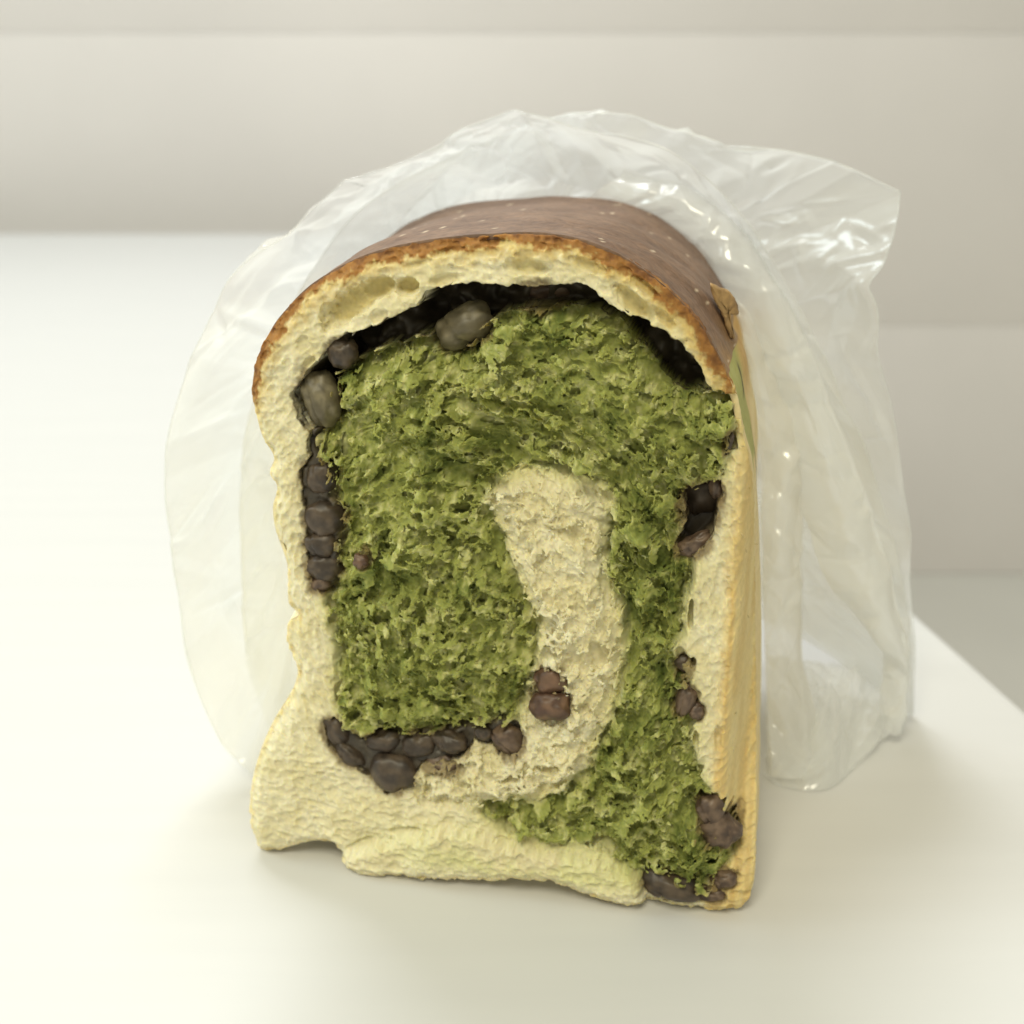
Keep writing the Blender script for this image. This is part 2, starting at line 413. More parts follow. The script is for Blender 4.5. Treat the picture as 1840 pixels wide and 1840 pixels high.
fibs = ridged(rw / 3.4, th * 40.0 / 13.0 + wy * .05, 611, 1)      # broad soft folds along the swirl
H = (0.0014 * fbm(X / 9.0, Y / 9.0, 31, 1) + fib_w * 0.0030 * (fibs - 0.5) + (.3 + .7 * fib_w) * .0013 * (fib - .4)) * rough_w * (1 - .6 * heart) + 0.0006 * fbm(X / 7.0, Y / 7.0, 32, 1) * (1 - rough_w)
# folds between dough layers
H = H - 0.0016 * np.exp(-((s_green + jag2) / 0.0007) ** 2) * sstep(0.3, 0.6, vnoise(X / 6, Y / 6, 71))
# green heart bulges forward, its rim falls away into the gap
bulge = sstep(0, 0.016, -s_green) * gm
H = H + 0.0035 * bulge
H = H + 0.0022 * heart * sstep(0, 0.006, -s_heart)
# base flap stands forward
flap = up(poly_sdf(CU, CW, FP([(612, 1528), (640, 1510), (720, 1485), (820, 1470), (900, 1495), (1000, 1510), (1090, 1530), (1160, 1560), (1160, 1625), (900, 1600), (640, 1570)])))
H = H + 0.0030 * sstep(0.0005, -0.002, flap + jag)
# long streaks in the base and the left flank
stre = ridged(X / 9.0 + wy * .2, Y / 1.3 + wx * 0.5, 81, 3)
baseW = sstep(0.022, 0.014, W) * (1 - gm)
H = H + 0.00025 * (stre - .5) * baseW
# single cavities: (px, py, rx, ry, angle, depth mm)
PITS = [(620, 552, 62, 24, 33, 3.2), (668, 522, 34, 18, 20, 2.6), (722, 519, 25, 15, 10, 1.9), (795, 505, 32, 9, 12, .9), (945, 482, 42, 12, -2, 1.2), (1135, 548, 44, 15, -38, 1.6), (1190, 575, 28, 9, -38, 1.0),
        (1155, 520, 30, 8, -35, 1.2), (880, 438, 24, 6, 0, .9), (800, 455, 26, 6, 12, .8), (740, 478, 22, 6, 15, .7), (1052, 480, 34, 9, -20, .9), (674, 572, 20, 9, 25, .7), (546, 655, 16, 7, 45, .9), (552, 672, 18, 7, 50, .9),
        (1100, 1508, 22, 24, -40, 8), (825, 848, 34, 22, 20, 4), (768, 962, 18, 12, 0, 4), (742, 1035, 30, 22, -20, 5), (972, 1122, 32, 12, 25, 8), (942, 1238, 14, 18, 0, 7), (1188, 1205, 22, 36, -15, 6),
        (1225, 1185, 12, 20, 20, 7), (1208, 768, 12, 14, 0, 4), (920, 768, 34, 12, -10, 3.5), (1055, 700, 30, 16, 15, 3.5), (1150, 735, 26, 14, 0, 3), (940, 640, 60, 9, 20, 3), (1000, 665, 50, 9, 35, 3),
        (1035, 955, 16, 16, 0, 3), (905, 945, 9, 7, 0, 2), (1075, 1175, 18, 30, 10, 4), (1035, 1180, 12, 14, 0, 2.4), (900, 905, 30, 9, 15, 3), (868, 930, 12, 22, 20, 3), (1085, 1060, 10, 40, 14, 3),
        (1170, 1290, 16, 28, 15, 4), (1150, 1380, 30, 8, 0, 2), (1190, 1355, 14, 14, 0, 2.5), (760, 1100, 8, 20, 10, 3), (840, 1218, 16, 14, 0, 3.5), (700, 1155, 16, 16, 0, 2), (640, 955, 20, 16, 0, 2.5), (1175, 620, 30, 7, -30, 3),
        (1100, 820, 12, 40, 60, 3), (1140, 860, 10, 30, 60, 3), (980, 800, 60, 9, -25, 3), (880, 720, 60, 8, -20, 2.6), (720, 840, 20, 10, 10, 1.6), (630, 1290, 12, 9, 0, 2), (605, 1245, 8, 16, 0, 3), (1245, 1195, 6, 12, 0, 4),
        (1240, 1110, 5, 30, 0, 4), (1215, 1330, 8, 24, 0, 3), (990, 1378, 26, 7, 12, 2), (925, 1390, 30, 6, 20, 1.2), (1250, 1330, 5, 22, 0, 2), (520, 1218, 10, 6, 0, 1), (590, 1440, 40, 6, -8, .5), (700, 1455, 26, 6, -5, .5), (655, 1503, 34, 8, 28, .9), (735, 1480, 36, 8, 10, .8), (540, 1330, 10, 20, 10, .5), (1290, 1330, 6, 30, 5, .8), (1020, 640, 55, 11, 8, 4), (1105, 672, 42, 12, -25, 4), (870, 672, 42, 9, 15, 4), (752, 700, 30, 10, 20, 4), (830, 765, 40, 9, -12, 4), (1060, 775, 62, 12, -38, 4), (985, 735, 60, 10, -22, 4), (1120, 745, 40, 11, -45, 4), (1190, 820, 12, 34, 10, 4), (650, 800, 24, 10, 10, 4), (690, 900, 20, 12, 0, 4), (860, 1010, 20, 14, 30, 4), (690, 1235, 24, 11, 10, 4), (790, 1255, 22, 12, -20, 4), (880, 1170, 18, 14, 0, 4), (1160, 1010, 12, 30, 10, 4), (1150, 1120, 26, 12, 0, 4), (1120, 1430, 30, 10, 20, 4), (1210, 1480, 14, 26, 0, 4), (1040, 1470, 40, 9, 10, 4), (900, 925, 34, 10, 28, 5), (770, 1415, 8, 18, -10, 2), (830, 1400, 24, 8, -20, 2)]
SQ = (P_out[:, 0].max() - P_out[:, 0].min()) / (1362 - 435)        # metres per photo pixel on the face
film = np.zeros_like(X)
ragp = fbm(X / 1.5, Y / 1.5, 91, 3, .6)
for (px, py, a, b, ang, dp) in PITS:
    c = face_uw(px, py); ca, sa = math.cos(R(ang)), math.sin(R(ang))
    sel = (np.abs(U - c[0]) < a * b ** 0 * SQ * 1.6 + .001) & (np.abs(W - c[1]) < max(a, b) * SQ * 1.6 + .001) if a >= b else (np.abs(U - c[0]) < b * SQ * 1.6 + .001) & (np.abs(W - c[1]) < b * SQ * 1.6 + .001)
    du = U[sel] - c[0]; dw = W[sel] - c[1]
    q = ((du * ca + dw * sa) / (a * SQ)) ** 2 + ((-du * sa + dw * ca) / (b * SQ)) ** 2
    rag = 0.45 if dp > 3.3 or dp < 1.5 else 0.22
    q = np.sqrt(q) + ragp[sel] * rag
    arcb = c[1] > 0.095 and dp < 3.3 and s_green[int((c[1] - w0) / STEP), int((c[0] - u0) / STEP)] > 0.004
    if arcb: film[sel] = np.maximum(film[sel], sstep(1.05, 0.6, q) * min(1, dp / 2))
# beans' beds
strip_w = np.maximum(g_of(s_strip, jag * .6), g_of(s_bot, jag * .8))
D0 = D - H
H = H * (1 - strip_w) + (-0.0019 + 0.0010 * big + 0.0012 * fine2) * strip_w
hole_w = g_of(s_hole, jag * .6)
H = H - 0.011 * hole_w
cav_w = sstep(0.0003, -0.0004, s_cav + jag * 0.45)
cav_floor = 0.020 + 0.010 * fbm(X / 7, Y / 7, 101, 3)
D = D - H
D = D * (1 - cav_w) + cav_floor * cav_w
# the green mass falls back towards the gap above it
rim = np.exp(-np.clip(s_cav, 0, 1) / 0.0022) * gm * (1 - cav_w)
D = D + 0.006 * rim
D0 = D0 + 0.006 * np.exp(-np.clip(s_cav, 0, 1) / 0.0022) * gm
# keep the dome line clean
on_rim = sstep(0.0012, 0.0, s_arcl)
inside = (s_out + jag * 0.35 * (1 - sstep(0.002, 0.0005, s_arcl))) < 0
inside &= (W > 0.0002)

# ---------------------------------------------------------------- colour of the dough itself
def C(*a): return np.array(a, float)
def mixc(A, B, t): return A * (1 - t[..., None]) + B * t[..., None]
n1 = fbm(X / 6.0, Y / 6.0, 201, 4) * .5 + .5; n2 = fbm(X / 1.3, Y / 1.3, 202, 3) * .5 + .5
g_dark, g_mid, g_lite = C(.118, .148, .032), C(.290, .313, .086), C(.535, .53, .235)
cr_a, cr_b = C(.68, .62, .385), C(.74, .69, .475)
ones = np.ones(X.shape)
gcol = mixc(mixc(g_dark * ones[..., None], g_mid * ones[..., None], sstep(.22, .52, n1 * .6 + n2 * .4)), g_lite * ones[..., None], sstep(.50, .78, n1 * .35 + n2 * .65))
ccol = mixc(cr_a * ones[..., None], cr_b * ones[..., None], sstep(.3, .7, n1))
ccol = mixc(ccol, C(.60, .58, .22) * ones[..., None], sstep(.0035, -.0005, s_green + jag2) * .55)     # tinted by the matcha beside it
near_gr = sstep(.02, .008, W) * sstep(face_uw(560, 1500)[0], face_uw(900, 1500)[0], U) * sstep(.003, .008, W) * .5
ccol = mixc(ccol, C(.56, .57, .20) * ones[..., None], near_gr * sstep(.3, .6, n1))
gt = sstep(0.0011, -0.0013, s_green + jag + jag2 * 0.5 * sstep(0.001, 0.003, np.abs(s_cav)))
colr = mixc(ccol, gcol, gt)
colr = mixc(colr, C(.52, .42, .15) * ones[..., None], film * .75)
# crust line, browner outwards
cd = s_arcl + fbm(X / 2.2, Y / 2.2, 210, 5, .7) * 0.0022 + 0.0003
lw_ = 0.0012 + 0.0018 * sstep(P_out[0, 0] - .0, 0.02, U) * 0 + 0.0014 * (vnoise(X / 9, Y / 9, 212))
baked = sstep(0.0066, 0.0022, cd) * (1 - gm)
arc_w = sstep(0.0895, 0.104, W + .5 * jag2)
baked = baked * arc_w
colr = mixc(colr, C(.56, .40, .12) * ones[..., None], baked * .8)
colr = mixc(colr, C(.32, .155, .045) * ones[..., None], sstep(lw_ + .0014, lw_ + .0002, cd) * (1 - gm) * arc_w)
colr = mixc(colr, C(.14, .06, .025) * ones[..., None], sstep(.0016, .0002, cd) * (1 - gm) * .8 * arc_w * sstep(.100, .118, W))
# golden outer skin at the left and right borders below the dome
edge = sstep(-0.0018, -0.0002, s_out + jag) * sstep(0.112, 0.105, W)
colr = mixc(colr, C(.80, .64, .30) * ones[..., None], edge * .6)
flank = sstep(R_EDGE - .0025, R_EDGE + .001, U + jag) * sstep(0.118, 0.108, W) * (1 - gt)
fl_n = vnoise(X / 0.9 + wy * .2, Y / 14.0, 230)
colr = mixc(colr, mixc(C(.62, .44, .17) * ones[..., None], C(.74, .60, .29) * ones[..., None], fl_n), flank * (.85 + .15 * n1))
# bean paste in the gaps
paste = C(.050, .040, .026)
dk = np.maximum(np.maximum(strip_w, cav_w), hole_w)
colr = mixc(colr, paste * ones[..., None] * (0.7 + .8 * n2[..., None]), sstep(.1, .6, dk))
stain = np.exp(-np.clip(np.minimum(np.minimum(s_bot, s_strip), s_hole), 0, 1) / 0.0009) * .45
colr = mixc(colr, C(.20, .14, .06) * ones[..., None], stain * (1 - dk))
BEANS = [(557, 727, 30, 42, 8, 'g', 1, 2.0), (599, 640, 20, 24, 0, 'd', 0, 1.5), (815, 600, 46, 30, 22, 'g', 1, 5.0), (957, 542, 36, 22, 5, 'b', 0, 14.),
         (566, 862, 25, 30, 15, 'd', 0, 0.8), (577, 938, 31, 28, 0, 'd', 0, .4), (570, 985, 25, 22, 0, 'd', 1, .6), (574, 1025, 27, 24, 0, 'd', 0, .9), (570, 1055, 17, 14, 30, 'b', 0, 1.2),
         (657, 998, 11, 13, 0, 'r', 0, -3.2), (990, 1262, 32, 26, 10, 'r', 0, -2.6), (988, 1222, 24, 24, 25, 'r', 0, -.8), (912, 1330, 24, 27, 40, 'b', 1, -.4), (868, 1316, 14, 13, 0, 'd', 0, .5),
         (602, 1318, 20, 30, 20, 'd', 0, .8), (630, 1357, 28, 16, -30, 'd', 1, .8), (683, 1338, 30, 20, 0, 'd', 0, .9), (705, 1385, 36, 34, 0, 'd', 0, -.3), (750, 1342, 30, 22, 10, 'd', 0, .5), (808, 1334, 31, 20, 0, 'd', 1, .2),
         (795, 1375, 32, 18, 0, 'b', 0, 1.6), (1246, 992, 26, 15, 25, 'b', 1, 2.5), (1255, 925, 30, 34, 0, 'd', 0, 9), (1286, 893, 12, 16, 0, 'b', 0, 4.0), (1276, 1452, 20, 24, 20, 'b', 1, -.4), (1296, 1490, 34, 30, -45, 'b', 1, -.6),
         (1205, 1583, 46, 24, -12, 'd', 1, -.9), (1300, 1575, 22, 15, 25, 'b', 1, .6), (1278, 1600, 22, 10, 0, 'b', 0, 1.0), (1309, 800, 5, 18, -5, 'd', 0, 0.4), (1232, 1262, 15, 27, -20, 'b', 1, .4), (1228, 1208, 14, 16, 0, 'd', 0, 3.4), (1250, 1282, 11, 15, 0, 'b', 0, .8)]
for (px, py, a, b, ang, kind, crack, dep) in BEANS:
    c = face_uw(px, py); rad_ = max(a, b) * SQ * 1.9
    sel = (np.abs(U - c[0]) < rad_) & (np.abs(W - c[1]) < rad_)
    ca, sa = math.cos(R(ang)), math.sin(R(ang)); du = U[sel] - c[0]; dw = W[sel] - c[1]
    q = np.sqrt(((du * ca + dw * sa) / ((a + 3) * SQ)) ** 2 + ((-du * sa + dw * ca) / ((b + 3) * SQ)) ** 2) + ragp[sel] * .3
    t_ = sstep(1.35, .95, q) * .75 * (1 - dk[sel])
    colr[sel] = mixc(colr[sel], C(.20, .14, .065) * np.ones((t_.size, 1)), t_)
    D0[sel] += .0008 * sstep(1.2, .8, q) * (1 - dk[sel])

part = np.where(dk > 0.5, 2, np.where(gm > 0.5, 1, 0)).astype(int)
part[(s_arcl < 0.0017 + jag) & (part == 0)] = 3

root = bpy.data.objects.new('bread_loaf', None); COL.objects.link(root)
root.location = LOC; root.rotation_euler = (0, 0, -YAW)
tag(root, 'torn open loaf of green and cream swirl bread with red beans and brown domed crust', 'bread')

Cf = colr.reshape(-1, 3)
# backing: the floor of the gaps and a coarse sheet behind the crumb
bk = 3
front_gap = np.minimum(np.minimum(s_cav, s_hole), np.minimum(s_strip, s_bot))
DB = np.where(dk > 0.5, D, D0 + 0.0048)
DB = np.where((dk > .5), np.maximum(D, D0 + .0016), DB)
Ub, Wb, Db, Cb, Ib = U[::bk, ::bk], W[::bk, ::bk], DB[::bk, ::bk], colr[::bk, ::bk], (s_out < -0.0008)[::bk, ::bk]
nb, mb = Ub.shape
i0 = (np.arange(nb - 1)[:, None] * mb + np.arange(mb - 1)[None, :])
quad = np.stack([i0, i0 + 1, i0 + mb + 1, i0 + mb], -1)
okb = Ib[:-1, :-1] & Ib[1:, :-1] & Ib[:-1, 1:] & Ib[1:, 1:]
gapb = (dk[::bk, ::bk] > .2)[:-1, :-1]
Vb = np.stack([Ub, Db, Wb], -1).reshape(-1, 3)
for nm, msk, mt in (('bean_filling', gapb, M_bean), ('inner_crumb', ~gapb, M_crumb)):
    q = quad[okb & msk]; used = np.unique(q); rm = np.full(len(Vb), -1, np.int64); rm[used] = np.arange(len(used))
    mesh_obj(nm, Vb[used], rm[q], mt, root, True, Cb.reshape(-1, 3)[used])

# ---- the open crumb itself: a sponge carved as a volume, then meshed
import openvdb
VX = 0.000195
ZA, ZB = -0.0034, 0.0052
gu = np.arange(u0, u1, VX); gw = np.arange(w0, w1, VX); gz = np.arange(ZA, ZB, VX)
NU, NW, NZ = len(gu), len(gw), len(gz)
def samp(A, u=None, w=None):
    """bilinear read of a face map"""
    if u is None: u, w = np.meshgrid(gu, gw, indexing='ij')
    fx = np.clip((u - u0) / (u1 - u0) * (nu - 1), 0, nu - 1.001); fy = np.clip((w - w0) / (w1 - w0) * (nw - 1), 0, nw - 1.001)
    ix = fx.astype(int); iy = fy.astype(int); tx = fx - ix; ty = fy - iy
    if A.ndim == 3: tx = tx[..., None]; ty = ty[..., None]
    return (A[iy, ix] * (1 - tx) + A[iy, ix + 1] * tx) * (1 - ty) + (A[iy + 1, ix] * (1 - tx) + A[iy + 1, ix + 1] * tx) * ty
def lat3(cell, seed, cz=None):
    """smooth 3-D value noise, -1..1"""
    r_ = np.random.RandomState(seed); cs = (cell, cell, cz or cell); N = (NU, NW, NZ)
    L = (r_.rand(*[int(n * VX / c) + 3 for n, c in zip(N, cs)]) * 2 - 1).astype(np.float32)
    for ax in range(3):
        f = np.arange(N[ax]) * VX / cs[ax]; i = f.astype(int); t = (f - i).astype(np.float32); t = t * t * (3 - 2 * t)
        sh = [1, 1, 1]; sh[ax] = -1; t = t.reshape(sh)
        L = np.take(L, i, ax) * (1 - t) + np.take(L, i + 1, ax) * t
    return L
rw2 = samp(rough_w).astype(np.float32)[..., None]
phi = np.broadcast_to(gz.astype(np.float32)[None, None, :], (NU, NW, NZ)).copy()
rh2 = rw2 * (1 - .3 * samp(heart).astype(np.float32)[..., None])
phi += lat3(.0055, 1) * (0.0021 * rh2) + lat3(.0028, 2) * (0.0019 * rh2 + .0001) + lat3(.0015, 3) * (0.0008 * rh2 + .00012) + lat3(.0008, 5) * (0.00038 * rh2 + .00010)
ragv = lat3(.0011, 7) * 0.35 + lat3(.0005, 8) * 0.25
pr = np.random.RandomState(99)
hb = heart[...]
def carve(cu_, cw_, cz_, ra, rb, rz, ang, rag=0.35):
    m = max(ra, rb) * 1.35
    a0, a1 = int((cu_ - m - u0) / VX), int((cu_ + m - u0) / VX) + 2; b0, b1 = int((cw_ - m - w0) / VX), int((cw_ + m - w0) / VX) + 2
    c0_, c1_ = int((cz_ - rz * 1.35 - ZA) / VX), int((cz_ + rz * 1.35 - ZA) / VX) + 2
    a0, b0, c0_ = max(a0, 0), max(b0, 0), max(c0_, 0); a1, b1, c1_ = min(a1, NU), min(b1, NW), min(c1_, NZ)
    if a0 >= a1 or b0 >= b1 or c0_ >= c1_: return
    x = gu[a0:a1, None] - cu_; y = gw[None, b0:b1] - cw_; ca, sa = math.cos(ang), math.sin(ang)
    q2 = (((x * ca + y * sa) / ra) ** 2 + ((-x * sa + y * ca) / rb) ** 2)[..., None] + (((gz[c0_:c1_] - cz_) / rz) ** 2)[None, None, :]
    q = np.sqrt(q2) - 1
    if gz[c1_ - 1] > .0034: q = q + np.maximum(0, (gz[c0_:c1_] - .0032) / .0012)[None, None, :] ** 2
    blk = phi[a0:a1, b0:b1, c0_:c1_]
    np.minimum(blk, (q + ragv[a0:a1, b0:b1, c0_:c1_] * rag) * min(ra, rb, rz), out=blk)
NP_ = 36000
pu = u0 + pr.rand(NP_) * (u1 - u0); pw_ = w0 + pr.rand(NP_) * (w1 - w0); pz = -0.0012 + pr.rand(NP_) * 0.0048
rough_p = samp(rough_w, pu, pw_); out_p = samp(s_out, pu, pw_); heart_p = samp(heart, pu, pw_); fib_p = samp(fib_w, pu, pw_); arc_p = samp(s_arcl, pu, pw_)
base_p = (pw_ < 0.03) & (rough_p < .5)
for k in range(NP_):
    if out_p[k] > -.0008: continue
    x = pr.rand()
    if rough_p[k] > .5:
        if heart_p[k] < .5 and k > 27000: continue
        rad = 0.00027 + 0.0013 * x ** 3.2
        el = 1 + (2.6 if fib_p[k] > .55 else .9) * pr.rand()
        an = math.atan2(pw_[k] - c0[1], pu[k] - c0[0]) + math.pi / 2 + pr.randn() * .5
        if heart_p[k] > .5:
            if k % 5 > 3: continue
            rad = .00026 + .0011 * x ** 3; pz[k] = -.0008 + .0022 * pr.rand()
        carve(pu[k], pw_[k], pz[k], rad * el, rad, rad * (0.8 + .8 * pr.rand()), an, .45)
    else:
        rad = 0.00025 + 0.00065 * x ** 4.0
        if arc_p[k] < .0018: rad *= .6
        an = math.atan2(pw_[k] - c0[1], pu[k] - c0[0]) + math.pi / 2 if not base_p[k] else pr.randn() * .2
        carve(pu[k], pw_[k], rad * (.3 - .6 * pr.rand()), rad * (1.2 + 1.2 * pr.rand()), rad, rad, an, .35)
for k in range(260):
    x = u0 + pr.rand() * (u1 - u0); y = w0 + pr.rand() * (w1 - w0)
    if samp(gm, np.array([x]), np.array([y]))[0] < .9 or samp(s_out, np.array([x]), np.array([y]))[0] > -.003: continue
    rad = .0008 + .0013 * pr.rand() ** 1.5
    carve(x, y, 0.0002, rad * (1.2 + 1.6 * pr.rand()), rad, .0022 + .002 * pr.rand(), math.atan2(y - c0[1], x - c0[0]) + math.pi / 2 + pr.randn() * .5, .7)
for (px, py, a, b, ang, dp) in PITS:
    c = face_uw(px, py)
    gpit = samp(rough_w, np.array([c[0]]), np.array([c[1]]))[0] > .5
    carve(c[0], c[1], 0.0012 if gpit else 0.0, a * SQ, b * SQ, min(.0036, .0012 + dp * .0010) if gpit else min(.0046, dp * .0019), R(ang), .6 if dp > 2.6 else .3)
jg = samp(jag).astype(np.float32)
np.minimum(phi, (samp(front_gap).astype(np.float32) + jg * .6)[..., None] + lat3(.0012, 12) * .0003, out=phi)
np.minimum(phi, (-samp(s_out).astype(np.float32) - .0003 - jg * .3)[..., None] + lat3(.0009, 13) * .0002, out=phi)
for ax in (0, 1, 2):
    n_ = phi.shape[ax]; sl = [slice(None)] * 3; s0_, s1_, s2_ = list(sl), list(sl), list(sl)
    s0_[ax] = slice(0, n_ - 2); s1_[ax] = slice(1, n_ - 1); s2_[ax] = slice(2, n_)
    q_ = phi[tuple(s0_)] * .25 + phi[tuple(s1_)] * .5 + phi[tuple(s2_)] * .25
    phi[tuple(s1_)] = q_
del q_
phi += lat3(.00045, 4) * (0.00020 * rw2 + .00008)
del ragv
grid = openvdb.FloatGrid(); grid.background = 1.0
grid.copyFromArray(np.ascontiguousarray(-phi))
res = grid.convertToQuads(0.0)
pts, quads = res[0], res[1]
del phi
quads = quads.astype(np.int64)
kk = pts[:, 2]
keepq = (kk[quads].max(1) * VX + ZA < .0040)
quads = quads[keepq]
pu3 = u0 + pts[:, 0] * VX; pw3 = w0 + pts[:, 1] * VX
pd3 = ZA + pts[:, 2] * VX + samp(D0, pu3, pw3)
VV = np.stack([pu3, pd3, np.maximum(pw3, .0003)], -1)
CC = samp(colr, pu3, pw3)
fu = pu3[quads].mean(1); fw = pw3[quads].mean(1)
pi_ = part[np.clip(((fw - w0) / (w1 - w0) * (nw - 1)).astype(int), 0, nw - 1), np.clip(((fu - u0) / (u1 - u0) * (nu - 1)).astype(int), 0, nu - 1)]
pi_[pi_ == 2] = np.where(samp(gm, fu[pi_ == 2], fw[pi_ == 2]) > .5, 1, 0)
CRUMB = {}
for k, nm in ((0, 'cream_crumb'), (1, 'green_crumb'), (3, 'crust_edge')):
    q = quads[pi_ == k][:, ::-1]
    used = np.unique(q); rm = np.full(len(VV), -1, np.int64); rm[used] = np.arange(len(used))
    mesh_obj(nm, VV[used], rm[q], M_crumb, root, True, CC[used])
    CRUMB[k] = used[kk[used] * VX + ZA < .0006]

# ---------------------------------------------------------------- the loaf's skin behind the torn face
uc_all = P_out[:, 0].mean() + .01
def loft(name, pts, mat, colf, nsm=8, skip=0):
    """pts: photo points along the outline; the skin runs back from there to the far end"""
    P = catmull(FP(pts), nsm, False)
    n = len(P); S = np.concatenate([[-1.0], np.linspace(0, 0.012, 14), np.linspace(0.014, 0.110, 54), 0.110 + 0.018 * np.sin(np.linspace(0.1, math.pi / 2, 10))])
    so = np.zeros(n); d0 = macro(P[:, 0], P[:, 1], so) + 0.0007
    uc = P_out[:, 0].mean()
    verts = []; cols = []
    for s in S:
        lipr = s < 0
        s = max(s, 0.0)
        e = max(0, (s - 0.090) / 0.038); e = min(e, 1.0)
        sc_ = math.sqrt(max(0.0, 1 - e * e * 0.985))
        wave = 1 + 0.010 * math.sin(s * 62 + 0.4) * min(1, s / 0.02)
        # a fuller middle than the torn end
        u = uc + (P[:, 0] - uc) * (sc_ * wave + np.where(P[:, 0] > uc, 0.03 * max(0, min(1, (s - .012) / 0.04)), -0.02 * min(1, s / 0.03)) - .004) - (0.02 + 0.12 * sstep(uc + .035, uc - .01, P[:, 0])) * max(0, s - .01)
        w = 0.05 + (P[:, 1] - 0.05) * (sc_ * wave * (1 + 0.05 * max(0, s - .01)))
        mid = sstep(0.008, 0.0, P[:, 1]); w = w * (1 - mid * min(1, s / .01)) + (0.0012 + .008 * sstep(.02, -.02, P[:, 0])) * mid * min(1, s / .01)
        d = d0 * (1 - min(1, s / 0.05)) + np.maximum(s, 0) + 0.0
        d = np.maximum(d, s)
        if s == 0: d = d0
        lump = fbm(P[:, 0] * 40 + 5, P[:, 1] * 40 + s * 55, 301, 3) * 0.0011 * min(1, s / .004) + fbm(P[:, 0] * 260 + 5, P[:, 1] * 260 + s * 300, 302, 2) * 0.00012
        dirx = P[:, 0] - uc; dirz = P[:, 1] - 0.05; L = np.sqrt(dirx ** 2 + dirz ** 2) + 1e-9
        u = u + dirx / L * lump; w = np.maximum(w + dirz / L * lump, 0.0006)
        if lipr: u = uc + (u - uc) * .982; w = .05 + (w - .05) * .988; d = d + .0004; w = np.maximum(w, .0004)
        verts.append(np.stack([u, d, w], -1)); cols.append(colf(P, s))
    V = np.array(verts).reshape(-1, 3); Cc = np.array(cols).reshape(-1, 3)
    m = len(S); i = np.arange(m - 1)[:, None] * n + np.arange(n - 1)[None, :]
    F = np.stack([i, i + 1, i + n + 1, i + n], -1).reshape(-1, 4)
    return mesh_obj(name, V, F, mat, root, True, Cc)

def crust_col(P, s):
    t = sstep(0.106, 0.126, P[:, 1] + 0.004 * fbm(P[:, 0] * 150, P[:, 1] * 150 + s * 90, 311, 3))
    n = fbm(P[:, 0] * 220, s * 220 + P[:, 1] * 90, 312, 4) * .5 + .5
    top = mixc(C(.115, .062, .037) * np.ones((len(P), 1)), C(.235, .142, .088) * np.ones((len(P), 1)), n)
    gold = C(.52, .30, .09) * np.ones((len(P), 1))
    c = mixc(gold, top, t)
    fl = (vnoise(P[:, 0] * 1400, s * 1000 + P[:, 1] * 1400, 315) > 0.93) & (vnoise(P[:, 0] * 200, s * 200, 316) > .45)
    c[fl] = C(.62, .50, .36)
    return c
def side_col(P, s):
    n = vnoise(P[:, 1] * 60, np.full(len(P), s * 700.0), 321)
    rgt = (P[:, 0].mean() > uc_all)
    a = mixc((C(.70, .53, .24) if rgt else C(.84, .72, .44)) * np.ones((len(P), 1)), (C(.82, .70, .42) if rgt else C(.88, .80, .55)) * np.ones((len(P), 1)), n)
    wn = P[:, 1] + .006 * fbm(P[:, 1] * 120, P[:, 1] * 0 + s * 120, 341, 3)
    sn = s + .008 * fbm(P[:, 1] * 90, P[:, 1] * 0 + s * 90, 342, 3)
    g = sstep(.090, .101, wn) * sstep(.033, .022, sn) * rgt * (s > .004)
    top_w = min(face_uw(1312, 690)[1], face_uw(435, 720)[1]) if not rgt else face_uw(1312, 690)[1]
    gold = sstep(.016, .0, top_w - wn) * sstep(.004, .012, s)
    a = a * .6 + a.mean(0) * .4
    a = mixc(a, C(.50, .30, .10) * np.ones((len(P), 1)), gold * (1 - g))
    a = mixc(a, C(.33, .36, .10) * np.ones((len(P), 1)), g * .8)
    if rgt:
        wA, wB, wC, wD = [face_uw(1345, y_)[1] for y_ in (975, 825, 785, 700)]
        sl = (sstep(wA, wA + .004, P[:, 1]) * sstep(wB, wB - .004, P[:, 1]) + sstep(wC, wC + .003, P[:, 1]) * sstep(wD, wD - .003, P[:, 1]))
        off = .024 + .002 * fbm(P[:, 1] * 150, P[:, 1] * 0, 333, 3)
        a = mixc(a, C(.06, .045, .025) * np.ones((len(P), 1)), sl * sstep(.0035, .0015, np.abs(s - off)))
    return a
loft('crust', OUT_TOP, M_crust, crust_col, 10)
loft('loaf_side', [OUT_TOP[-1]] + OUT_RIGHT + [OUT_BOT[0]], M_side, side_col, 10)
loft('loaf_base', OUT_BOT, M_side, side_col, 6)
loft('loaf_side', [OUT_BOT[-1]] + OUT_LEFT + [OUT_TOP[0]], M_side, side_col, 6)

